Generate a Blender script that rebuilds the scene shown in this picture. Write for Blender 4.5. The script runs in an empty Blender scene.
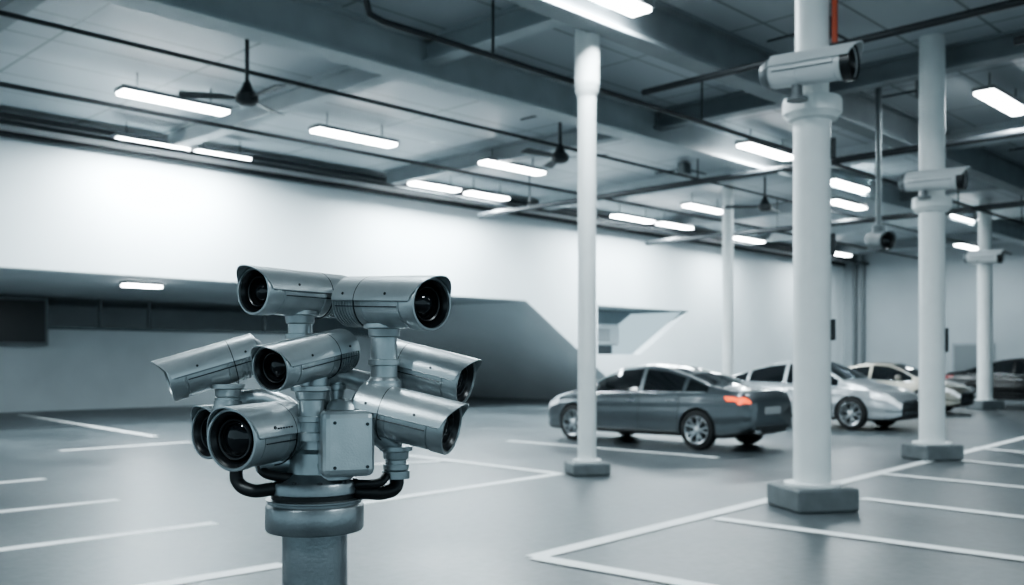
import bpy, bmesh, math
import numpy as np
from mathutils import Vector, Matrix

# ------------------------------------------------------------------ frame
A = math.radians(44.5)
CA, SA = math.cos(A), math.sin(A)
YAW = A - math.pi/2
EYE = 1.55
def W(r, d, z=0.0):            # metres right / ahead of the viewpoint -> room axes
    return Vector((d*CA + r*SA, d*SA - r*CA, z))
def at_height(px, py, z):
    d = (EYE - z)*960/(py-360)
    return W((px-512)*d/960, d, z)
def at_depth(px, py, d):
    return W((px-512)*d/960, d, EYE+(360-py)*d/960)

# ------------------------------------------------------------------ materials
def mat(name, col, rough=0.5, metal=0.0, noise=0.0, nscale=5.0, bump=0.0, bscale=60.0,
        emis=None, estr=0.0, coat=0.0, spec=None):
    m = bpy.data.materials.new(name); m.use_nodes = True
    nt = m.node_tree; b = nt.nodes['Principled BSDF']
    b.inputs['Base Color'].default_value = (*col, 1)
    b.inputs['Roughness'].default_value = rough
    b.inputs['Metallic'].default_value = metal
    b.inputs['Coat Weight'].default_value = coat
    b.inputs['Coat Roughness'].default_value = 0.05
    if spec is not None: b.inputs['Specular IOR Level'].default_value = spec
    if emis:
        b.inputs['Emission Color'].default_value = (*emis, 1)
        b.inputs['Emission Strength'].default_value = estr
    if noise or bump:
        tc = nt.nodes.new('ShaderNodeTexCoord')
    if noise:
        n = nt.nodes.new('ShaderNodeTexNoise'); n.inputs['Scale'].default_value = nscale
        n.inputs['Detail'].default_value = 6
        nt.links.new(tc.outputs['Object'], n.inputs['Vector'])
        cr = nt.nodes.new('ShaderNodeValToRGB')
        cr.color_ramp.elements[0].position = 0.3; cr.color_ramp.elements[1].position = 0.7
        cr.color_ramp.elements[0].color = tuple(c*(1-noise) for c in col)+(1,)
        cr.color_ramp.elements[1].color = tuple(min(1, c*(1+noise)) for c in col)+(1,)
        nt.links.new(n.outputs['Fac'], cr.inputs['Fac'])
        nt.links.new(cr.outputs['Color'], b.inputs['Base Color'])
    if bump:
        n2 = nt.nodes.new('ShaderNodeTexNoise'); n2.inputs['Scale'].default_value = bscale
        nt.links.new(tc.outputs['Object'], n2.inputs['Vector'])
        bp = nt.nodes.new('ShaderNodeBump'); bp.inputs['Strength'].default_value = bump
        bp.inputs['Distance'].default_value = 0.01
        nt.links.new(n2.outputs['Fac'], bp.inputs['Height'])
        nt.links.new(bp.outputs['Normal'], b.inputs['Normal'])
    return m

M_wall = mat('painted_wall', (0.74, 0.80, 0.825), 0.6, noise=0.04, nscale=0.6)
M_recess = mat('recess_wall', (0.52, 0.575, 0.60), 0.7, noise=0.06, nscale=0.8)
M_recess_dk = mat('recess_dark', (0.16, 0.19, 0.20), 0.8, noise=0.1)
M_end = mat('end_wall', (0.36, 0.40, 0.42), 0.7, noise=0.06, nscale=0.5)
M_steel = mat('beam_paint', (0.23, 0.262, 0.278), 0.45, noise=0.1, nscale=2)
M_steel_lt = mat('beam_paint_light', (0.46, 0.51, 0.53), 0.45, noise=0.08, nscale=2)
M_pipe = mat('dark_conduit', (0.035, 0.04, 0.044), 0.45, 0.3)
M_pipe_lt = mat('grey_conduit', (0.15, 0.17, 0.18), 0.45, 0.3)
M_col = mat('column_paint', (0.80, 0.825, 0.82), 0.45, noise=0.04, nscale=3)
M_base = mat('column_base', (0.13, 0.148, 0.155), 0.6, noise=0.12, nscale=8)
M_line = mat('line_paint', (0.92, 0.95, 0.95), 0.5, noise=0.05, nscale=9)
M_lamp = mat('lamp_diffuser', (0.9, 0.95, 1.0), 0.4, emis=(0.93, 0.98, 1.0), estr=20)
M_lampbody = mat('lamp_housing', (0.3, 0.32, 0.33), 0.4, 0.3)
M_red = mat('red_valve', (0.55, 0.10, 0.05), 0.4)
M_metal = mat('cast_aluminium', (0.42, 0.46, 0.475), 0.34, 0.72, noise=0.10, nscale=26, bump=0.08, bscale=350)
M_shield = mat('sunshield_metal', (0.53, 0.575, 0.59), 0.32, 0.72, noise=0.07, nscale=18, bump=0.06, bscale=260)
M_pole = mat('galvanised_pole', (0.30, 0.33, 0.345), 0.36, 0.8, noise=0.12, nscale=14, bump=0.08, bscale=120)
M_dkmetal = mat('dark_metal', (0.05, 0.056, 0.06), 0.35, 0.6)
M_black = mat('black_rubber', (0.012, 0.013, 0.014), 0.4)
M_bezel = mat('black_bezel', (0.010, 0.011, 0.013), 0.3)
M_glass = mat('lens_glass', (0.004, 0.005, 0.007), 0.04)
M_whitecam = mat('camera_enamel', (0.66, 0.69, 0.70), 0.4, 0.05)
M_logo = mat('printed_logo', (0.05, 0.055, 0.06), 0.5)

def floor_mat():
    m = mat('sealed_concrete', (0.12, 0.135, 0.142), 0.42, spec=0.45)
    nt = m.node_tree; b = nt.nodes['Principled BSDF']
    tc = nt.nodes.new('ShaderNodeTexCoord')
    n = nt.nodes.new('ShaderNodeTexNoise'); n.inputs['Scale'].default_value = 0.45; n.inputs['Detail'].default_value = 9
    n.inputs['Roughness'].default_value = 0.62
    n2 = nt.nodes.new('ShaderNodeTexNoise'); n2.inputs['Scale'].default_value = 14; n2.inputs['Detail'].default_value = 6
    for q in (n, n2): nt.links.new(tc.outputs['Object'], q.inputs['Vector'])
    mx = nt.nodes.new('ShaderNodeMath'); mx.operation = 'MULTIPLY_ADD'; mx.inputs[1].default_value = 0.4
    nt.links.new(n2.outputs['Fac'], mx.inputs[0]); nt.links.new(n.outputs['Fac'], mx.inputs[2])
    cr = nt.nodes.new('ShaderNodeValToRGB')
    cr.color_ramp.elements[0].position = 0.50; cr.color_ramp.elements[1].position = 0.90
    cr.color_ramp.elements[0].color = (0.036, 0.045, 0.050, 1)
    cr.color_ramp.elements[1].color = (0.105, 0.124, 0.133, 1)
    nt.links.new(mx.outputs[0], cr.inputs['Fac']); nt.links.new(cr.outputs['Color'], b.inputs['Base Color'])
    r = nt.nodes.new('ShaderNodeMapRange'); r.inputs['To Min'].default_value = 0.24; r.inputs['To Max'].default_value = 0.52
    nt.links.new(n.outputs['Fac'], r.inputs['Value']); nt.links.new(r.outputs['Result'], b.inputs['Roughness'])
    bp = nt.nodes.new('ShaderNodeBump'); bp.inputs['Strength'].default_value = 0.15; bp.inputs['Distance'].default_value = 0.02
    nt.links.new(n2.outputs['Fac'], bp.inputs['Height']); nt.links.new(bp.outputs['Normal'], b.inputs['Normal'])
    return m
M_floor = floor_mat()

def ceil_mat():
    m = mat('ceiling_panels', (0.3, 0.33, 0.35), 0.4)
    nt = m.node_tree; b = nt.nodes['Principled BSDF']
    tc = nt.nodes.new('ShaderNodeTexCoord')
    br = nt.nodes.new('ShaderNodeTexBrick'); br.offset = 0
    br.inputs['Scale'].default_value = 1.0
    br.inputs['Brick Width'].default_value = 2.4; br.inputs['Row Height'].default_value = 1.2
    br.inputs['Mortar Size'].default_value = 0.025
    br.inputs['Color1'].default_value = (0.46, 0.505, 0.53, 1); br.inputs['Color2'].default_value = (0.40, 0.445, 0.47, 1)
    br.inputs['Mortar'].default_value = (0.16, 0.185, 0.195, 1)
    nt.links.new(tc.outputs['Object'], br.inputs['Vector'])
    nt.links.new(br.outputs['Color'], b.inputs['Base Color'])
    return m
M_ceil = ceil_mat()

# ------------------------------------------------------------------ mesh helpers
def link(o, parent=None):
    bpy.context.scene.collection.objects.link(o)
    if parent: o.parent = parent
    return o
def empty(name, loc=(0, 0, 0), rz=0):
    o = bpy.data.objects.new(name, None); o.location = loc; o.rotation_euler = (0, 0, rz)
    o.empty_display_size = 0.2
    return link(o)
def mesh_obj(name, verts, faces, m, parent=None, smooth=False, bevel=0, loc=None, rot=None, mats=None, fmat=None):
    me = bpy.data.meshes.new(name)
    me.from_pydata([tuple(v) for v in verts], [], faces)
    bm = bmesh.new(); bm.from_mesh(me); bmesh.ops.recalc_face_normals(bm, faces=bm.faces); bm.to_mesh(me); bm.free()
    for k in (mats or [m]): me.materials.append(k)
    if fmat: me.polygons.foreach_set('material_index', fmat)
    if smooth:
        me.polygons.foreach_set('use_smooth', [True]*len(me.polygons))
        try: me.set_sharp_from_angle(angle=math.radians(38))
        except Exception: pass
    o = bpy.data.objects.new(name, me); link(o, parent)
    if loc is not None: o.location = loc
    if rot is not None: o.rotation_euler = rot
    if bevel:
        b = o.modifiers.new('bevel', 'BEVEL'); b.width = bevel; b.segments = 3; b.limit_method = 'ANGLE'
    return o
def box(name, c, s, m, parent=None, bevel=0, rot=None):
    x, y, z = s[0]/2, s[1]/2, s[2]/2
    v = [(-x,-y,-z),(x,-y,-z),(x,y,-z),(-x,y,-z),(-x,-y,z),(x,-y,z),(x,y,z),(-x,y,z)]
    f = [(0,3,2,1),(4,5,6,7),(0,1,5,4),(1,2,6,5),(2,3,7,6),(3,0,4,7)]
    return mesh_obj(name, v, f, m, parent, bevel=bevel, loc=c, rot=rot)
def lathe_data(prof, n=40, a0=0, a1=2*math.pi):
    """profile [(x, r)] revolved about +X"""
    full = abs(a1-a0-2*math.pi) < 1e-6
    k = n if full else n+1
    verts = []; faces = []
    for (x, r) in prof:
        for i in range(k):
            t = a0+(a1-a0)*i/n
            verts.append((x, r*math.cos(t), r*math.sin(t)))
    P = len(prof)
    for j in range(P-1):
        for i in range(n):
            i2 = (i+1) % k if full else i+1
            faces.append((j*k+i, j*k+i2, (j+1)*k+i2, (j+1)*k+i))
    return verts, faces, k
def lathe(name, prof, m, parent=None, n=40, mtx=None):
    prof = [(x, max(r, 1e-4)) for x, r in prof]
    v, f, k = lathe_data(prof, n)
    if mtx is not None: v = [mtx @ Vector(p) for p in v]
    return mesh_obj(name, v, f, m, parent, smooth=True)
ZUP = Matrix.Rotation(-math.pi/2, 4, 'Y')     # +X axis -> +Z
def vlathe(name, c, prof, m, parent=None, n=40):  # prof [(z, r)]
    return lathe(name, prof, m, parent, n, Matrix.Translation(c) @ ZUP)
def rod(name, p, q, r, m, parent=None, n=16):
    p, q = Vector(p), Vector(q); d = q-p
    mt = Matrix.Translation(p) @ d.to_track_quat('X', 'Z').to_matrix().to_4x4()
    L = d.length
    return lathe(name, [(0, 0), (0, r), (L, r), (L, 0)], m, parent, n, mt)
def tube(name, pts, r, m, parent=None, smooth=True):
    cu = bpy.data.curves.new(name, 'CURVE'); cu.dimensions = '3D'; cu.bevel_depth = r; cu.bevel_resolution = 4
    cu.use_fill_caps = True
    if smooth:
        s = cu.splines.new('BEZIER'); s.bezier_points.add(len(pts)-1)
        for b, p in zip(s.bezier_points, pts):
            b.co = p; b.handle_left_type = 'AUTO'; b.handle_right_type = 'AUTO'
    else:
        s = cu.splines.new('POLY'); s.points.add(len(pts)-1)
        for b, p in zip(s.points, pts): b.co = (*p, 1)
    cu.materials.append(m)
    o = bpy.data.objects.new(name, cu); link(o, parent)
    return o
def prism_data(polys, y0, y1):
    """list of (x,z) polygons extruded y0..y1"""
    V = []; F = []
    for p in polys:
        b = len(V); n = len(p)
        V += [(x, y0, z) for x, z in p] + [(x, y1, z) for x, z in p]
        F.append(tuple(range(b, b+n))); F.append(tuple(range(b+2*n-1, b+n-1, -1)))
        for i in range(n):
            j = (i+1) % n
            F.append((b+i, b+j, b+n+j, b+n+i))
    return V, F

# ------------------------------------------------------------------ room shell
H = 6.6
U0, U1, V0, V1 = -14.0, 44.6, -14.0, 21.2
box('floor', ((U0+U1)/2, (V0+37)/2, -0.1), (U1-U0+0.8, 37-V0, 0.2), M_floor)
box('ceiling', ((U0+U1)/2, (V0+V1)/2+0.2, H+0.1), (U1-U0+0.8, V1-V0+0.4, 0.2), M_ceil)
polys = [
    [(U0, 3.45), (U1, 3.45), (U1, H), (U0, H)],
    [(22.2, 3.45), (25.0, 1.75), (25.8, 1.75), (25.8, 3.45)],
    [(25.0, 1.75), (27.9, 0), (28.2, 0), (28.2, 1.75)],
    [(28.2, 0), (U1, 0), (U1, 3.45), (31.4, 3.45), (28.2, 1.75)],
]
v, f = prism_data(polys, V1, V1+0.35)
mesh_obj('wall_left', v, f, M_wall)
# sloping underside of the ramp that closes the recess
v, f = prism_data([[(22.2, 3.45), (27.9, 0), (28.2, 0), (22.5, 3.45)]], V1+0.35, 30.5)
mesh_obj('wall_ramp', v, f, M_wall)
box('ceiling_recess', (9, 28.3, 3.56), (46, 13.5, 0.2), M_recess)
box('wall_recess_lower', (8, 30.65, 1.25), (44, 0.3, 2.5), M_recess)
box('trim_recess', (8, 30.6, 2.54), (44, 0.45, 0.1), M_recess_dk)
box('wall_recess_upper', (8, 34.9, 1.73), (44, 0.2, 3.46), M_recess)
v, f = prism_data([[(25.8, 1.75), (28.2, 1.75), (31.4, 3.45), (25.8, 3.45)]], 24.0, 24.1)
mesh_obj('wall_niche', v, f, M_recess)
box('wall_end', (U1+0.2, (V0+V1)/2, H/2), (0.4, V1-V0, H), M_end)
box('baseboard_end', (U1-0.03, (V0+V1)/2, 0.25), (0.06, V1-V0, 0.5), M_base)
# recess posts, dark window
for i, u in enumerate((12.6, 14.2, 18.5)):
    e = empty('recess_post', (u, 30.75, 2.55))
    rod('shaft', (0, 0, 0.04), (0, 0, 0.9), 0.06, M_pipe_lt, e)
e = empty('window_1', (9.9, 30.3, 1.3))
box('frame', (0, 0, 1.40), (1.9, 0.1, 1.45), M_pipe_lt, e, 0.02)
box('pane', (0, -0.06, 1.40), (1.7, 0.03, 1.25), M_bezel, e)
# niche ventilation unit
p = Vector((28.2, 23.2, 1.76))
e = empty('ventilation_unit', p)
box('housing', (0, 0, 0.75), (1.7, 0.8, 0.8), M_wall, e, 0.05)
box('stand', (0, 0, 0.17), (1.2, 0.5, 0.34), M_pipe_lt, e)
for k in range(4): box('louvre_%d' % k, (-0.2, -0.41, 0.55+k*0.12), (0.9, 0.03, 0.04), M_pipe_lt, e)

# ------------------------------------------------------------------ floor lines
def extend(p, q, a=0, b=0):
    d = (q-p).normalized(); return p-d*a, q+d*b
segs = [
 ((0,550),(215,523),2.0,0), ((0,512),(118,500),3,0), ((0,483),(45,479),4,0), ((60,451),(190,442),0,0),
 ((160,585),(283,565),1.5,0), ((365,503),(560,474),0.6,0), ((395,454),(560,474),0,0), ((508,441),(718,458),0,0),
 ((533,558),(1024,438),0,14), ((535,558),(690,585),0,3), ((716,519),(1024,560),0,3), ((862,499),(1024,518),0,4),
 ((880,474),(1024,488),0,4), ((962,461),(1024,467),0,4), ((975,448),(1024,453),0,5), ((20,415),(155,437),0,0),
 ((372,465),(440,462),0,0),
]
V = []; F = []
for i, (a, b, ea, eb) in enumerate(segs):
    p = at_height(*a, 0); q = at_height(*b, 0); p, q = extend(p, q, ea, eb)
    d = (q-p).normalized(); n = Vector((-d.y, d.x, 0))*0.085
    k = len(V)
    for w in (p-n, q-n, q+n, p+n): V.append((w.x, w.y, 0.003+0.0006*i))
    F.append((k, k+1, k+2, k+3))
mesh_obj('parking_bay_markings', V, F, M_line)

# ------------------------------------------------------------------ ceiling steel
def ibeam(name, p0, axis, length, depth, width, m):
    """I section beam. p0 = start, bottom centre; axis 'x' or 'y'"""
    t = 0.05
    prof = [(-width/2, 0), (width/2, 0), (width/2, t), (0.04, t), (0.04, depth-t), (width/2, depth-t), (width/2, depth),
            (-width/2, depth), (-width/2, depth-t), (-0.04, depth-t), (-0.04, t), (-width/2, t)]
    V = []; n = len(prof)
    for s in (0, length):
        for (a, b) in prof:
            V.append((s, a, b) if axis == 'x' else (a, s, b))
    F = [tuple(range(n)), tuple(range(2*n-1, n-1, -1))]
    F += [(i, (i+1) % n, n+(i+1) % n, n+i) for i in range(n)]
    return mesh_obj(name, V, F, m, loc=p0)
ibeam('steel_beam', (U0, 8.13, 5.95), 'x', U1-U0, 0.65, 0.36, M_steel)
ibeam('steel_beam', (U0, 11.6, 5.95), 'x', U1-U0, 0.65, 0.45, M_steel_lt)
ibeam('steel_beam', (U0, 3.2, 5.95), 'x', U1-U0, 0.65, 0.36, M_steel)
k = 0
for u in (-8, -2, 4.5, 9.9, 16, 22, 28, 34, 40):
    ibeam('cross_beam', (u, V0, 6.22), 'y', 20.4-V0, 0.38, 0.3, M_steel_lt if k % 2 else M_steel); k += 1
# dark tray and pipes along the left wall
box('cable_tray', ((U0+U1)/2, 20.75, 6.42), (U1-U0-0.2, 0.35, 0.12), M_pipe)
rod('wall_conduit', (U0+0.2, 21.05, 6.15), (U1-0.2, 21.05, 6.15), 0.07, M_pipe)
rod('wall_conduit', (U0+0.2, 19.9, 6.12), (U1-0.2, 19.9, 6.12), 0.05, M_pipe)
rod('light_conduit', (U0+0.2, 17.3, 6.15), (U1-0.2, 17.3, 6.15), 0.045, M_pipe)
rod('light_conduit', (U0+0.2, 13.6, 6.1), (U1-0.2, 13.6, 6.1), 0.035, M_pipe)
rod('cross_conduit', (12.2, V0+0.2, 5.3), (12.2, 3.7, 5.3), 0.05, M_pipe)
rod('cross_conduit', (12.2, V0+0.2, 5.75), (12.2, 9.1, 5.75), 0.05, M_pipe)
rod('cross_conduit', (19.0, V0+0.2, 5.7), (19.0, 20.0, 5.7), 0.07, M_pipe)
rod('cross_conduit', (27.0, V0+0.2, 5.6), (27.0, 20.0, 5.6), 0.08, M_pipe)
tube('sprinkler_pipe', [(6.9, 9.2, 6.55), (6.9, 9.2, 5.8), (6.95, 9.2, 5.66), (7.15, 9.2, 5.62), (12, 9.2, 5.62), (40, 9.2, 5.62)], 0.04, M_pipe, smooth=False)
# services over the right hand bays
rod('service_pipe', (9.0, 1.4, 5.88), (44.0, 1.4, 5.88), 0.05, M_pipe)
rod('service_pipe', (9.0, 1.0, 5.90), (44.0, 1.0, 5.90), 0.07, M_pipe_lt)
e = empty('ventilation_duct', (0, 0, 0))
box('duct_run', (25.0, -1.2, 6.03), (37.0, 0.9, 0.34), M_steel_lt, e, 0.02)
for k in range(12): box('duct_flange_%d' % k, (8+3*k, -1.2, 6.03), (0.06, 0.98, 0.37), M_steel, e)
for u in (10.0, 17.5, 24.5, 32.5):
    rod('pipe_hanger', (u, 1.0, 5.98), (u, 1.0, 6.6), 0.018, M_pipe)
for (u, v) in ((13.2, 6.6), (17.5, 6.8), (20.5, 14.0), (14.0, 12.6), (24, 6.5)):
    e = empty('junction_box', (u, v, 6.42))
    box('case', (0, 0, 0), (0.3, 0.22, 0.3), M_pipe_lt, e, 0.02)
    rod('conduit_stub', (0.15, 0, 0), (1.0, 0, 0), 0.02, M_pipe, e)
    rod('conduit_stub_2', (0, 0.1, 0), (0, 0.9, 0), 0.02, M_pipe, e)
for i, (u, v, z) in enumerate(((12.2,-2,5.8),(12.2,3.6,5.8),(12.2,6.5,5.8),(19,5.5,5.77),(19,12.6,5.77),(19,18,5.77),(27,9.6,5.68),(27,15,5.68))):
    rod('pipe_hanger', (u, v, z), (u, v, 6.6), 0.018, M_pipe)
for i, (u) in enumerate((9, 14, 18, 24, 31)):
    rod('pipe_hanger', (u, 9.2, 5.67), (u, 9.2, 6.6), 0.018, M_pipe)

# ------------------------------------------------------------------ lamps
def ceiling_lamp(p, power, L=2.0, wd=0.32, top=H, rod_=True):
    e = empty('ceiling_light', p)
    box('housing', (0, 0, 0.06), (L+0.06, wd+0.06, 0.08), M_lampbody, e, 0.01)
    box('diffuser', (0, 0, 0.0), (L, wd, 0.06), M_lamp, e, 0.015)
    if rod_:
        for s in (-0.35*L, 0.35*L):
            rod('hanger', (s, 0, 0.09), (s, 0, top-p.z), 0.012, M_pipe, e, 8)
    ld = bpy.data.lights.new('tube_light', 'AREA'); ld.shape = 'RECTANGLE'; ld.size = L; ld.size_y = wd
    ld.energy = power*1.25; ld.color = (0.82, 0.95, 1.0)
    lo = bpy.data.objects.new('tube_light', ld); link(lo, e); lo.location = (0, 0, -0.05)
ZL = 6.2
lamps = [(152,145,220,1.6),(222,156,180,1.3),(435,187,230,1.6),(487,196,190,1.5),(633,219,180,2),(675,226,170,1.8),(748,240,150,2),(838,254,90,2),
         (175,103,100,2),(355,138,110,2),(513,168,110,2),(705,209,110,2),
         (767,152,110,2),(847,186,110,2),(958,219,110,2),(1003,103,110,2),(847,205,100,2),(913,263,80,2),(967,247,70,2),(594,-8,130,2)]
for px, py, pw, L in lamps:
    ceiling_lamp(at_height(px, py, ZL), pw, L)
for u, v in ((-4, 2), (4, -4), (-6, 12), (14, -4), (2, 17), (-3, 20.0), (-6.5, 20.0), (3, 5)):
    ceiling_lamp(Vector((u, v, ZL)), 120)
p = at_height(142, 286, 3.36)
ceiling_lamp(p, 60, L=0.9, wd=0.3, rod_=False)
for u in (18.5, 3.0):
    ceiling_lamp(Vector((u, 26.5, 3.36)), 60, L=0.9, wd=0.3, rod_=False)

# ------------------------------------------------------------------ ceiling fans
def fan(p, span, rz):
    e = empty('ceiling_fan', p, rz)
    vlathe('canopy', (0, 0, H-p.z-0.16), [(0, 0.03), (0.03, 0.09), (0.15, 0.11)], M_pipe, e, 20)
    rod('downrod', (0, 0, 0.1), (0, 0, H-p.z-0.05), 0.03, M_pipe, e)
    vlathe('motor', (0, 0, 0), [(-0.1, 0.0), (-0.1, 0.10), (-0.05, 0.17), (0.05, 0.17), (0.12, 0.1), (0.25, 0.05), (0.3, 0.0)], M_pipe, e, 28)
    for i in range(3):
        t = i*2*math.pi/3
        v = []
        for (x, y) in ((0.15, 0.03), (0.35, 0.09), (span, 0.10), (span+0.02, 0.0), (span, -0.10), (0.35, -0.06), (0.15, -0.03)):
            z = y*0.2
            v.append((x*math.cos(t)-y*math.sin(t), x*math.sin(t)+y*math.cos(t), z))
        vv = v + [(a, b, c+0.015) for a, b, c in v]
        n = 7
        fc = [tuple(range(n)), tuple(range(2*n-1, n-1, -1))]+[(k, (k+1) % n, n+(k+1) % n, n+k) for k in range(n)]
        mesh_obj('blade_%d' % (i+1), vv, fc, M_pipe, e)
fan(at_height(247, 99, 5.45), 0.95, 0.5)
fan(at_height(560, 158, 5.45), 0.95, 1.0)
fan(at_height(765, 207, 5.45), 1.0, 0.2)

# ------------------------------------------------------------------ bullet camera
def arc_shell(name, x0, x1, R, th, a0, a1, m, parent, mtx, n=36, visor=0.0):
    """partial-cylinder sunshield with thickness; front edge swept forward at the crown"""
    V = []; F = []
    cols = n+1
    for rr in (R, R+th):
        for j, xx in enumerate(np.linspace(0, 1, 6)):
            for i in range(cols):
                t = a0+(a1-a0)*i/n
                crown = max(0.0, math.sin(t))
                xe = x1 + visor*(crown**1.6)
                x = x0 + (xe-x0)*xx
                V.append(mtx @ Vector((x, rr*math.cos(t), rr*math.sin(t))))
    S = 6*cols
    for j in range(5):
        for i in range(n):
            a = j*cols+i
            F.append((a, a+1, a+cols+1, a+cols)); F.append((S+a, S+a+cols, S+a+cols+1, S+a+1))
    for i in range(n):
        F.append((i, S+i, S+i+1, i+1)); a = 5*cols+i; F.append((a, a+1, S+a+1, S+a))
    for j in range(5):
        a = j*cols; F.append((a, a+cols, S+a+cols, S+a)); a = j*cols+n; F.append((a, S+a, S+a+cols, a+cols))
    return mesh_obj(name, V, F, m, parent, smooth=True)

def bullet(name, parent, front, fdir, L, R, shield=True, logo=False, mb=None, ms=None, detail=True, hood=False):
    mb = mb or M_metal; ms = ms or M_shield
    f = Vector(fdir).normalized(); up = Vector((0, 0, 1))
    y = up.cross(f).normalized(); z = f.cross(y)
    rot = Matrix((f, y, z)).transposed().to_4x4()
    mt = Matrix.Translation(front) @ rot
    g = bpy.data.objects.new(name, None); g.empty_display_size = 0.05; link(g, parent)
    r = R*0.955
    lathe('housing', [(-L, 0), (-L, r*0.66), (-L+0.05*L, r*0.84), (-L+0.10*L, r*0.93), (-L*0.62, r*0.97), (-L*0.60, r*0.97), (-L*0.595, r*0.94),
                      (-L*0.585, r*0.94), (-L*0.58, r*0.98), (-0.17*L, r*0.99), (-0.165*L, r*0.95), (-0.15*L, r*0.95), (-0.145*L, r*1.02), (-0.012*L, r*1.03), (0, r*1.005),
                      (0.002*L, r*0.93), (-0.02*L, r*0.90), (-0.05*L, r*0.89)], mb, g, 64, mt)
    lathe('front_bezel', [(-0.012*L, r*0.915), (-0.03*L, r*0.85), (-0.045*L, r*0.80), (-0.12*L, r*0.70), (-0.12*L, 0)], M_bezel, g, 48, mt)
    lathe('lens_ring', [(-0.11*L, r*0.70), (-0.06*L, r*0.69), (-0.05*L, r*0.66), (-0.055*L, r*0.61), (-0.10*L, r*0.55)], M_bezel, g, 48, mt)
    lathe('inner_ring', [(-0.10*L, r*0.57), (-0.075*L, r*0.56), (-0.072*L, r*0.545), (-0.10*L, r*0.52)], M_dkmetal, g, 40, mt)
    R2 = r*0.53
    lathe('lens', [(-0.105*L, r*0.56), (-0.10*L, R2), (-0.075*L, R2*0.8), (-0.055*L, R2*0.45), (-0.05*L, 0)], M_glass, g, 40, mt)
    if hood:
        lathe('black_hood', [(-0.09*L, r*1.0), (-0.09*L, r*1.10), (0.02*L, r*1.13), (0.02*L, r*0.98), (-0.04*L, r*0.9)], M_bezel, g, 40, mt)
        lathe('rear_cap', [(-1.03*L, 0), (-1.03*L, r*0.7), (-0.96*L, r*0.93), (-0.92*L, r*0.97)], M_pipe_lt, g, 40, mt)
        for s in (1, -1):
            rod('side_seam', mt @ Vector((-0.86*L, s*R*0.98, -R*0.1)), mt @ Vector((-0.16*L, s*R*0.98, -R*0.1)), R*0.045, M_pipe_lt, g, 8)
        arc_shell('sunshield', -L*0.90, 0.0, R*1.06, R*0.06, math.radians(12), math.radians(168), ms, g, mt, visor=L*0.10)
    elif shield:
        arc_shell('sunshield', -L*0.93, -0.03*L, R*1.0, R*0.04, math.radians(4), math.radians(176), ms, g, mt, visor=L*0.13)
        if detail:
            for s in (-1, 1):
                for xx in (-0.8, -0.3):
                    t = math.radians(18)
                    p = mt @ Vector((xx*L, s*R*1.03*math.cos(t), R*1.03*math.sin(t)))
                    q = mt @ Vector((xx*L, s*R*1.065*math.cos(t), R*1.065*math.sin(t)))
                    rod('screw', p, q, R*0.055, M_dkmetal, g, 12)
    if detail:
        for k in range(7):
            x = -L*(0.72+k*0.035)
            lathe('rib_%d' % k, [(x, r*0.86), (x, r*1.0), (x-0.012*L, r*1.0), (x-0.012*L, r*0.86)], mb, g, 36, mt)
        lathe('gasket', [(-0.664*L, R*1.0), (-0.664*L, R*1.045), (-0.656*L, R*1.045), (-0.656*L, R*1.0)], M_dkmetal, g, 48, mt)
        for s in (-1, 1):
            p = mt @ Vector((-0.9*L, s*R*0.95, -R*0.16)); q = mt @ Vector((-0.18*L, s*R*0.95, -R*0.16))
            rod('seam', p, q, R*0.02, M_dkmetal, g, 8)
            p = mt @ Vector((-0.92*L, s*R*1.0, R*0.05)); q = mt @ Vector((-0.05*L, s*R*1.0, R*0.05))
            rod('shield_lip', p, q, R*0.03, M_pole, g, 8)
    if logo:
        for k in range(6):
            for s in (1, -1):
                p = mt @ Vector((-L*(0.34+k*0.045), s*R*1.04*math.cos(math.radians(16)), R*1.04*math.sin(math.radians(16))))
                q = mt @ Vector((-L*(0.365+k*0.045), s*R*1.04*math.cos(math.radians(16)), R*1.04*math.sin(math.radians(16))))
                rod('letter_%d' % k, p, q, R*0.03, M_logo, g, 6)
    return mt

# ------------------------------------------------------------------ camera mast (foreground)
D0 = 2.3
X0 = (315-512)/960*D0
mast = empty('security_camera_mast', W(X0, D0, 0), YAW)
def mp(px, py, dy=0.0):
    d = D0+dy
    return Vector(((px-512)/960*d-X0, dy, EYE+(360-py)/960*d))
zc = lambda py: EYE+(360-py)/960*D0
r_ = lambda w: w/417.0/2
vlathe('pole', (0, 0, 0), [(0, 0.14), (0.02, 0.14), (0.021, r_(64)), (zc(526), r_(64))], M_pole, mast, 64)
vlathe('pole_collar', (0, 0, 0), [(zc(530), r_(64)), (zc(529), r_(94)), (zc(527), r_(97)), (zc(505), r_(97)), (zc(503), r_(94)),
    (zc(502), r_(92)), (zc(500), r_(92)), (zc(499), r_(96)), (zc(497.5), r_(96)), (zc(496.5), r_(90)), (zc(496), 0)], M_pole, mast, 72)
vlathe('swivel_gap', (0, 0, 0), [(zc(497), r_(86)), (zc(490), r_(86))], M_black, mast, 64)
vlathe('swivel_plate', (0, 0, 0), [(zc(492), 0), (zc(492), r_(86)), (zc(491), r_(89)), (zc(482), r_(89)), (zc(480), r_(86)), (zc(479), r_(74)), (zc(472), r_(60)), (zc(470), 0)], M_pole, mast, 72)
vlathe('hub', (0, 0, 0), [(zc(480), 0), (zc(480), r_(58)), (zc(452), r_(52)), (zc(448), r_(44)), (zc(415), r_(40)), (zc(412), r_(30)), (zc(360), r_(28)), (zc(350), r_(26)), (zc(350), 0)], M_metal, mast, 48)
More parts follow.
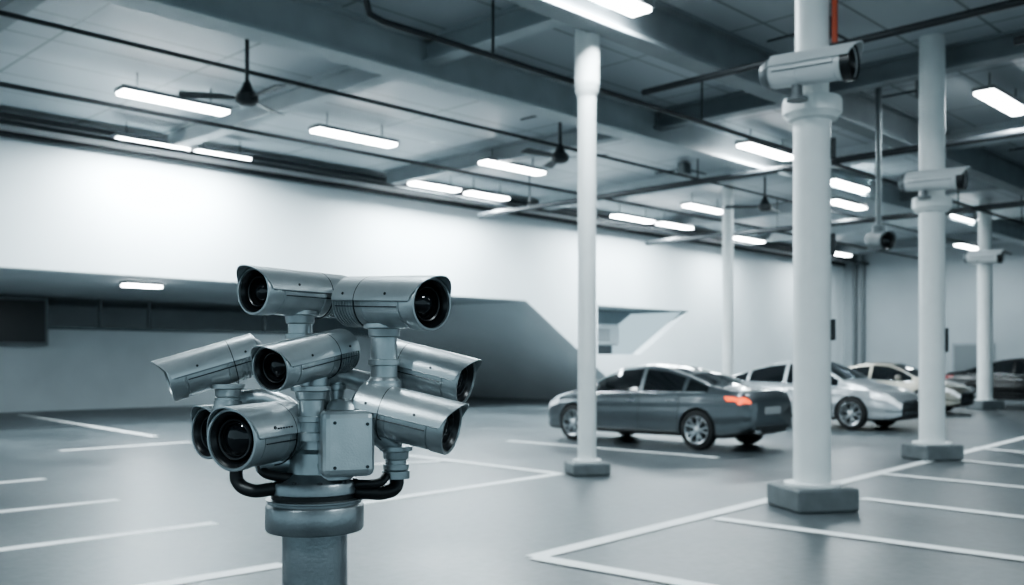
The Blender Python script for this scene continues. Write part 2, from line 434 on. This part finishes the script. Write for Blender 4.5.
# junction housing
c = mp(344, 442, -0.03)
jb = box('junction_housing', c, (0.125, 0.12, 0.155), M_shield, mast, 0.018, rot=(0, 0, math.radians(22)))
for dx, dz in ((-0.035, 0.055), (0.06, 0.05), (-0.035, -0.06), (0.06, -0.06)):
    p = c + Matrix.Rotation(math.radians(22), 3, 'Z') @ Vector((dx*0.8-0.006, -0.058, dz*0.9))
    q = c + Matrix.Rotation(math.radians(22), 3, 'Z') @ Vector((dx*0.8-0.006, -0.062, dz*0.9))
    rod('housing_screw', p, q, 0.004, M_dkmetal, mast, 12)
vlathe('housing_cap', mp(344, 405, -0.02), [(-0.03, 0.045), (0.0, 0.04), (0.012, 0.03), (0.014, 0)], M_metal, mast, 32)
rod('housing_neck', mp(332, 478, -0.02), mp(332, 462, -0.02), 0.05, M_metal, mast, 32)
for k in range(10):
    t = 2*math.pi*k/10
    rod('collar_bolt', (r_(80)*math.cos(t), r_(80)*math.sin(t), zc(481)), (r_(80)*math.cos(t), r_(80)*math.sin(t), zc(478)), 0.006, M_dkmetal, mast, 8)

def stem(name, top, bot, r, ball=True):
    top, bot = Vector(top), Vector(bot); d = bot-top; L = d.length
    mt = Matrix.Translation(top) @ d.to_track_quat('X', 'Z').to_matrix().to_4x4()
    prof = [(0, 0), (0, r*1.45), (0.010, r*1.45), (0.013, r*1.15), (0.03, r*1.08), (0.033, r*0.92), (L*0.55, r*0.92),
            (L*0.56, r*1.12), (L*0.56+0.012, r*1.12), (L*0.56+0.014, r*0.95), (L-0.02, r*0.95), (L-0.018, r*1.2), (L, r*1.2), (L, 0)]
    lathe(name, prof, M_metal, mast, 36, mt)
    if ball: lathe(name+'_ball', [(r*1.25*math.cos(t), r*1.25*math.sin(t)) for t in np.linspace(math.pi, 0, 14)], M_metal, mast, 28, Matrix.Translation(bot))

bullet('camera_head_1', mast, mp(253, 291, -0.05), (-0.56, -0.83, 0.0), 0.31, 0.057)
bullet('camera_head_2', mast, mp(432, 304, -0.10), (0.74, -0.66, -0.05), 0.31, 0.063)
bullet('camera_head_3', mast, mp(270, 369, -0.17), (-0.46, -0.87, -0.16), 0.28, 0.054)
bullet('camera_head_4', mast, mp(168, 381, 0.02), (-0.88, -0.38, -0.29), 0.235, 0.054)
bullet('camera_head_5', mast, mp(231, 440, -0.18), (-0.42, -0.90, -0.03), 0.21, 0.072, shield=True, logo=True)
bullet('camera_head_6', mast, mp(206, 433, 0.06), (-0.62, -0.78, 0.0), 0.24, 0.066)
bullet('camera_head_7', mast, mp(466, 382, 0.06), (0.91, -0.32, -0.22), 0.25, 0.060)
bullet('camera_head_8', mast, mp(452, 429, -0.05), (0.92, -0.28, -0.20), 0.25, 0.064)

stem('stem_1', mp(300, 311, 0.08), mp(300, 352, 0.08), 0.032, ball=False)
rod('arm_1', mp(300, 350, 0.08), mp(312, 372, 0.02), 0.028, M_metal, mast)
stem('stem_2', mp(384, 324, 0.02), mp(384, 388, 0.02), 0.034)
rod('arm_2', mp(384, 388, 0.02), mp(350, 412, 0.0), 0.024, M_metal, mast)
stem('stem_3', mp(311, 386, -0.05), mp(311, 440, -0.05), 0.032, ball=False)
stem('stem_4', mp(228, 384, 0.05), mp(228, 408, 0.05), 0.028)
tube('arm_4', [mp(228, 404, 0.05), mp(252, 398, 0.08), mp(280, 402, 0.06), mp(302, 420, 0.02)], 0.022, M_metal, mast)
tube('arm_7', [mp(402, 388, 0.12), mp(375, 384, 0.10), mp(335, 376, 0.06), mp(316, 376, 0.0)], 0.026, M_metal, mast)
stem('stem_7', mp(336, 352, 0.06), mp(336, 410, 0.06), 0.022, ball=False)
stem('stem_8', mp(396, 446, 0.03), mp(396, 478, 0.03), 0.028, ball=False)
rod('arm_8', mp(372, 430, 0.0), mp(396, 448, 0.03), 0.026, M_metal, mast)
rod('arm_5', mp(258, 462, -0.05), mp(300, 462, 0.0), 0.026, M_metal, mast)
lathe('arm_5_flange', [(0, 0), (0, 0.042), (0.012, 0.042), (0.012, 0)], M_dkmetal, mast, 32,
      Matrix.Translation(mp(286, 440, -0.04)) @ Vector((1, 0.3, 0)).to_track_quat('X', 'Z').to_matrix().to_4x4())
rod('arm_5_link', mp(270, 440, -0.05), mp(315, 442, 0.0), 0.034, M_metal, mast, 28)
tube('cable_left', [mp(236, 468, -0.04), mp(238, 482, -0.04), mp(250, 490, -0.05), mp(272, 489, -0.06), mp(290, 486, -0.05)], 0.016, M_black, mast)
tube('cable_left_inner', [mp(262, 466, -0.05), mp(264, 472, -0.06), mp(276, 476, -0.06), mp(292, 478, -0.05)], 0.012, M_black, mast)
tube('cable_right', [mp(396, 474, 0.03), mp(396, 486, 0.02), mp(386, 492, 0.0), mp(364, 492, -0.02), mp(345, 490, 0.0)], 0.017, M_black, mast)
tube('cable_right_inner', [mp(386, 476, 0.0), mp(380, 482, -0.02), mp(362, 484, -0.03), mp(345, 484, -0.01)], 0.011, M_black, mast)

# ------------------------------------------------------------------ columns
def column(px, ybase, r_low, r_up=None, ring_y=None, ring_r=None, base_half=0.4, base_h=0.2, rz=0.35):
    d = EYE*960/(ybase-360)
    c = W((px-512)*d/960, d, 0)
    e = empty('support_column', c, YAW)
    zf = lambda y: EYE+(360-y)/960*d
    box('base_block', (0, 0, base_h/2), (base_half*2, base_half*2, base_h), M_base, e, 0.03, rot=(0, 0, rz))
    vlathe('base_flange', (0, 0, base_h), [(0, r_low*1.5), (0.03, r_low*1.5), (0.035, r_low)], M_col, e, 32)
    zr = zf(ring_y) if ring_y else H
    vlathe('shaft', (0, 0, 0), [(base_h, r_low), (zr, r_low)], M_col, e, 40)
    if ring_y:
        vlathe('collar', (0, 0, zr), [(-0.16, r_low), (-0.14, ring_r*0.85), (-0.11, ring_r*0.88), (-0.08, ring_r), (0.05, ring_r), (0.08, ring_r*0.95), (0.085, 0.0)], M_col, e, 48)
        vlathe('upper_shaft', (0, 0, 0), [(zr, r_up), (H, r_up)], M_col, e, 40)
    return e, c, d, zf
def pillar_camera(px, py, d, Lpx, Rpx, foot_y, tilt=-0.03, toward=-0.75):
    """px,py = centre of the body"""
    c = W((px-512)*d/960, d, 0)
    s = empty('security_camera', c, YAW)
    L = Lpx*d/960; R = Rpx*d/960
    zc_ = EYE+(360-py)*d/960
    f = Vector((1, toward, tilt)).normalized(); L = L/f.x*0.84
    bullet('camera_head', s, Vector((0, 0, zc_))+f*L/2, f, L, R, mb=M_whitecam, ms=M_whitecam, detail=False, hood=True)
    zb = EYE+(360-foot_y)*d/960
    vlathe('mount', (-L*0.10, L*0.08, zb), [(0, 0), (0, R*0.65), (0.03, R*0.65), (0.05, R*0.35), (zc_-zb-R*0.8, R*0.3), (zc_-zb-R*0.8, 0)], M_pipe_lt, s, 24)
    return s
# A: nearest slender column
eA, cA, dA, zA = column(587, 474, 0.125, 0.17, 86, 0.16, 0.26, 0.17, rz=0.2)
# B
eB, cB, dB, zB = column(812, 508, 0.19, 0.17, 107, 0.30, 0.345, 0.24, rz=0.22)
pillar_camera(808, 69, dB-0.52, 84, 16.5, 99)
# C
eC, cC, dC, zC = column(932, 459, 0.19, 0.19, 203, 0.29, 0.33, 0.24, rz=0.22)
pillar_camera(932, 181, dC-0.55, 56, 10, 198)
# D
eD, cD, dD, zD = column(985, 409, 0.22, 0.2, 259, 0.42, 0.40, 0.28, rz=0.22)
pillar_camera(983, 257, dD-0.6, 32, 6.5, 262)
# E behind the cars
column(728, 416, 0.15, None, None, None, 0.34, 0.2, rz=0.22)
# switch boxes and pipes on columns
for e, zs, r, d in ((eB, (zB(150), zB(245), zB(330)), 0.19, dB), (eC, (zC(335), zC(345)), 0.19, dC)):
    for k, z in enumerate(zs):
        box('switch_box_%d' % k, (r+0.0, -0.06, z), (0.05, 0.10, 0.22), M_pipe, e, 0.01)
rod('riser_pipe', (0.21, -0.08, zB(45)), (0.21, -0.08, H-0.7), 0.03, M_red, eB)
# ceiling hung camera far right
p = at_depth(888, 241, 17.0)
s = empty('security_camera', (p.x, p.y, 0), YAW)
bullet('camera_head', s, (0, 0, p.z), (0.25, -0.95, -0.1), 0.5, 0.17, mb=M_pipe_lt, ms=M_pipe_lt, detail=False)
rod('drop_pipe', (-0.07, 0.25, p.z+0.1), (-0.07, 0.25, H), 0.05, M_pipe_lt, s)
vlathe('mount', (-0.07, 0.25, p.z+0.1), [(0, 0.1), (0.2, 0.12), (0.22, 0.05)], M_pipe_lt, s, 24)
# end wall pipes
for k, vv in enumerate((20.6, 20.2, 17.0)):
    rod('wall_riser', (U1-0.12, vv, 0), (U1-0.12, vv, H), 0.1, M_pipe_lt)
e = empty('door_1', (U1-0.05, 15.2, 0))
box('leaf', (0, 0, 1.1), (0.08, 1.6, 2.2), M_pipe_lt, e, 0.01)
box('frame', (0.01, 0, 1.15), (0.06, 1.8, 2.3), M_steel, e, 0.01)

# ------------------------------------------------------------------ cars
def make_paint(name, col, metal=0.6, coat=1.0):
    return mat(name, col, 0.28, metal, coat=coat)
M_cglass = mat('car_glass', (0.008, 0.010, 0.012), 0.05, coat=0.5)
M_tail = mat('tail_light', (0.5, 0.06, 0.02), 0.2, emis=(1.0, 0.14, 0.04), estr=1.3)
M_tail_dk = mat('tail_light_unlit', (0.25, 0.02, 0.02), 0.15)
M_head = mat('head_light', (0.75, 0.8, 0.85), 0.1, 0.3, emis=(0.9, 0.97, 1), estr=0.3)
M_tire = mat('tyre_rubber', (0.012, 0.013, 0.014), 0.75)
M_rim = mat('alloy_rim', (0.55, 0.58, 0.6), 0.28, 0.9)
M_trim = mat('black_trim', (0.015, 0.017, 0.018), 0.4)
M_chrome = mat('chrome', (0.7, 0.72, 0.74), 0.12, 1.0)
M_plate = mat('number_plate', (0.35, 0.37, 0.38), 0.4)

CX = dict(
 top=([-2.35,-2.30,-2.2,-1.95,-1.55,-1.1,-.6,-.1,.35,.75,1.15,1.35,1.7,2.05,2.25,2.35],
      [.80,.95,1.01,1.03,1.10,1.26,1.39,1.44,1.41,1.26,1.04,.98,.92,.83,.72,.60]),
 belt=([-2.35,-2.3,-2.1,-1.5,0,1.2,1.8,2.2,2.35],[.76,.88,.95,.96,.92,.88,.82,.70,.56]),
 bot=([-2.35,-2.2,-1.9,1.9,2.2,2.35],[.36,.27,.20,.19,.20,.27]),
 w=([-2.35,-2.31,-2.2,-1.95,-1.4,0,1.4,1.8,2.1,2.27,2.35],[.66,.76,.83,.88,.915,.915,.905,.87,.78,.66,.52]),
 wt=([-2.35,-1.9,-1.3,-.6,.3,.9,1.25,2.35],[.9,.86,.72,.65,.65,.74,.86,.86]))
def cval(k, x):
    xs, ys = CX[k]
    return sum(np.interp(x+o, xs, ys)*wg for o, wg in ((-.06, .25), (0, .5), (.06, .25)))
NB, NG, NR = 20, 9, 7
def section(x):
    w = cval('w', x); zb = cval('bot', x); zt = cval('top', x); be = min(cval('belt', x), zt-.05)
    wt = cval('wt', x)*w
    P = [(0, zb), (.5*w, zb), (.88*w, zb+.005)]
    for i in range(NB):
        s = i/(NB-1)
        z = zb+.03+(be-.02-zb-.03)*s
        y = w*(0.955+0.045*math.sin(math.pi*min(1, s*1.15+0.02))-0.02*s)
        y += .018*math.exp(-((s-.80)/.07)**2) - .014*math.exp(-((s-.30)/.10)**2)
        P.append((y, z))
    y0 = w*.915
    for i in range(NG):
        s = i/(NG-1)
        P.append((y0+(wt-y0)*s + .02*math.sin(math.pi*s)*(zt-be), be+(zt-.045-be)*s))
    for i in range(1, NR+1):
        q = i/NR
        P.append((wt*(1-q), zt-.045+.045*(1-(1-q)**2.2)))
    return P, be, zt
def car(name, loc, heading, paint, tail=None, wb=2.8, scale=1.0, zs=1.0):
    e = empty(name, loc, heading); e.scale = (scale, scale, scale*zs)
    xs = np.concatenate([np.linspace(-2.35, -2.15, 10)[:-1], np.linspace(-2.15, 2.1, 110)[:-1], np.linspace(2.1, 2.35, 11)])
    V = []; F = []; FM = []
    secs = []
    for x in xs:
        P, be, zt = section(x); secs.append((P, be, zt))
        ring = [(x, y, z) for y, z in P] + [(x, -y, z) for y, z in P[-2:0:-1]]
        V += ring
    half = len(secs[0][0]); n = 2*half-2
    def fm(j, i):
        x = (xs[j]+xs[j+1])/2
        ii = i if i < half-1 else n-1-i
        P, be, zt = secs[j]
        y = (P[ii][0]+P[ii+1][0])/2; z = (P[ii][1]+P[ii+1][1])/2
        b0 = 3+NB-1
        if ii < 4: return 4
        if ii >= b0+1 and ii < b0+NG:
            s = ii-b0-1
            if 0 <= s <= NG-3 and -1.55 < x < 1.08 and zt-be > .12 and not (-.2 < x < -.12) and not (-1.13 < x < -1.07): return 1
        if ii >= b0+NG+1 and (.42 < x < 1.17 or -1.72 < x < -.62): return 1
        if x < -1.90:
            k = min(1, max(0, (-1.90-x)/.3))
            if .855-.075*k < z < .885 and ii < b0+1 and y > .3: return 2
        if x > 1.84 and z > (be-.13) and z < be-.03 and y > .40 and ii < b0+1: return 3
        if x > 2.2 and y < .5 and z < be-.2: return 4
        return 0
    for j in range(len(xs)-1):
        for i in range(n):
            i2 = (i+1) % n
            F.append((j*n+i, j*n+i2, (j+1)*n+i2, (j+1)*n+i)); FM.append(fm(j, i))
    F.append(tuple(range(n))); FM.append(0)
    F.append(tuple((len(xs)-1)*n+i for i in range(n))); FM.append(4)
    mats = [paint, M_cglass, tail or M_tail, M_head, M_trim]
    body = mesh_obj('body', V, F, None, e, smooth=True, mats=mats, fmat=FM)
    xa = wb/2
    cv = []; cf = []
    for sx in (-1, 1):
        for sy in (-1, 1):
            v, f, k = lathe_data([(0, .365), (.5, .365)], 40)
            b = len(cv)
            for (a, p, q) in v: cv.append((sx*xa+p, sy*(.60+a), .34+q))
            cf += [tuple(b+t for t in q) for q in f]
            cf.append(tuple(b+i for i in range(40))); cf.append(tuple(b+40+i for i in range(40)))
    cut = mesh_obj('arch_cutter', cv, cf, M_trim, e)
    md = body.modifiers.new('arch', 'BOOLEAN'); md.operation = 'DIFFERENCE'; md.object = cut; md.solver = 'EXACT'
    try: md.material_mode = 'TRANSFER'
    except Exception: pass
    dg = bpy.context.evaluated_depsgraph_get(); dg.update()
    nm = bpy.data.meshes.new_from_object(body.evaluated_get(dg))
    body.modifiers.clear(); body.data = nm
    bpy.data.objects.remove(cut)
    for sx in (-1, 1):
        for sy in (-1, 1):
            c = Vector((sx*xa, sy*.80, .335))
            rt = Matrix.Translation(c) @ Matrix.Rotation(sy*math.pi/2, 4, 'Z')
            lb = ('front' if sx > 0 else 'rear')+('_left' if sy > 0 else '_right')
            lathe('tyre_'+lb, [(-.1, .22), (-.105, .29), (-.085, .325), (-.05, .335), (.05, .335), (.085, .325), (.105, .29), (.10, .235), (.085, .225), (-.06, .215)], M_tire, e, 48, rt)
            lathe('rim_'+lb, [(.095, .238), (.10, .23), (.09, .215), (.02, .205), (-.05, .20)], M_rim, e, 48, rt)
            lathe('brake_'+lb, [(-.02, .20), (.0, .17), (.0, 0)], M_dkmetal, e, 32, rt)
            SV = []; SF = []
            for k in range(5):
                for off in (-.13, .13):
                    t = k*2*math.pi/5 + off*.75; t2 = k*2*math.pi/5 + off*1.9
                    for (rr, tt, hw, xx) in ((.04, t, .016, .075), (.222, t2, .013, .088)):
                        cy, cz = rr*math.cos(tt), rr*math.sin(tt)
                        ny, nz = -math.sin(tt)*hw, math.cos(tt)*hw
                        for (s, dx) in ((1, 0), (-1, 0), (-1, -.03), (1, -.03)):
                            SV.append(rt @ Vector((xx+dx, cy+s*ny, cz+s*nz)))
                    b = len(SV)-8
                    SF += [(b, b+1, b+5, b+4), (b+1, b+2, b+6, b+5), (b+2, b+3, b+7, b+6), (b+3, b, b+4, b+7)]
            mesh_obj('spokes_'+lb, SV, SF, M_rim, e)
            lathe('hub_'+lb, [(.05, .055), (.085, .055), (.095, .04), (.097, 0)], M_rim, e, 24, rt)
    for sy in (1, -1):
        for k, x in enumerate((.98, -.16, -1.02)):
            P, be, zt = section(x)
            pts = [(x+(0.0 if k < 2 else .10*max(0, .6-z)), sy*(y+.001), z) for y, z in P[5:3+NB]]
            tube('door_seam', pts, .006, M_trim, e, smooth=False)
        for x in (.02, -.86):
            P, be, zt = section(x)
            box('door_handle', (x, sy*(P[3+NB-4][0]+.012), be-.13), (.18, .025, .028), M_chrome, e, .008)
        pts = []
        for x in np.linspace(-1.55, 1.08, 20):
            P, be, zt = section(x); pts.append((x, sy*(P[3+NB][0]+.004), P[3+NB][1]+.004))
        tube('window_trim', pts, .010, M_chrome, e, smooth=False)
        mv, mf, k = lathe_data([(-.09, .0001), (-.08, .05), (-.03, .075), (.03, .07), (.075, .045), (.09, .0001)], 20)
        mesh_obj('mirror', [(.78+a*.8, sy*(1.0+p*1.5), 1.0+q) for a, p, q in mv], mf, paint, e, smooth=True)
        rod('mirror_arm', (.80, sy*.84, .95), (.78, sy*.95, .97), .02, M_trim, e, 10)
        pts = [(x, sy*(cval('w', x)*.965), cval('bot', x)+.07) for x in np.linspace(-.98, .98, 10)]
        tube('sill_trim', pts, .018, M_trim, e, smooth=False)
    box('rear_plate', (-2.36, 0, .66), (.02, .5, .12), M_plate, e, .004)
    box('rear_valance', (-2.33, 0, .36), (.06, 1.1, .12), M_trim, e, .02)
    for s in (-1, 1): box('exhaust_%d' % (s+1), (-2.36, s*.5, .33), (.05, .14, .05), M_chrome, e, .01)
    box('badge_front', (2.355, 0, .58), (.02, .14, .05), M_chrome, e, .006)
    tube('grille_bar', [(2.27, -.5, .60), (2.36, -.3, .60), (2.375, 0, .60), (2.36, .3, .60), (2.27, .5, .60)], .012, M_chrome, e)
    tube('lower_grille_bar', [(2.30, -.5, .36), (2.375, -.25, .36), (2.38, 0, .36), (2.375, .25, .36), (2.30, .5, .36)], .012, M_chrome, e)
    return e
P1 = make_paint('paint_graphite', (0.085, 0.10, 0.11), 0.45)
P2 = make_paint('paint_silver', (0.48, 0.51, 0.53), 0.6)
P3 = make_paint('paint_champagne', (0.42, 0.39, 0.33), 0.5)
P4 = make_paint('paint_black', (0.006, 0.007, 0.008), 0.0, 0.25)
car('parked_sedan', (14.87, 10.7, 0), math.pi/2, P1, zs=1.04)
car('parked_sedan', (21.2, 10.95, 0), -math.pi/2, P2, M_tail_dk, scale=1.04, zs=1.05)
car('parked_sedan', (28.7, 12.3, 0), -math.pi/2, P3, M_tail_dk, zs=1.04)
car('parked_sedan', (35.0, 10.2, 0), -math.pi/2, P4, M_tail_dk, scale=1.08, zs=1.06)

# ------------------------------------------------------------------ world + camera
w = bpy.data.worlds.new('overcast'); bpy.context.scene.world = w; w.use_nodes = True
bg = w.node_tree.nodes['Background']; bg.inputs['Color'].default_value = (0.60, 0.83, 0.94, 1); bg.inputs['Strength'].default_value = 0.65
cd = bpy.data.cameras.new('viewpoint'); co = bpy.data.objects.new('viewpoint', cd); link(co)
co.location = (0, 0, EYE); co.rotation_euler = (math.pi/2, 0, YAW)
cd.sensor_width = 36; cd.lens = 33.75; cd.shift_y = 67.5/1024
cd.clip_end = 200
cd.dof.use_dof = True; cd.dof.focus_distance = 2.2; cd.dof.aperture_fstop = 3.8
bpy.context.scene.camera = co
sc = bpy.context.scene
sc.view_settings.view_transform = 'AgX'
try: sc.view_settings.look = 'AgX - Medium High Contrast'
except Exception as ex: print(ex)
sc.view_settings.exposure = 0.62
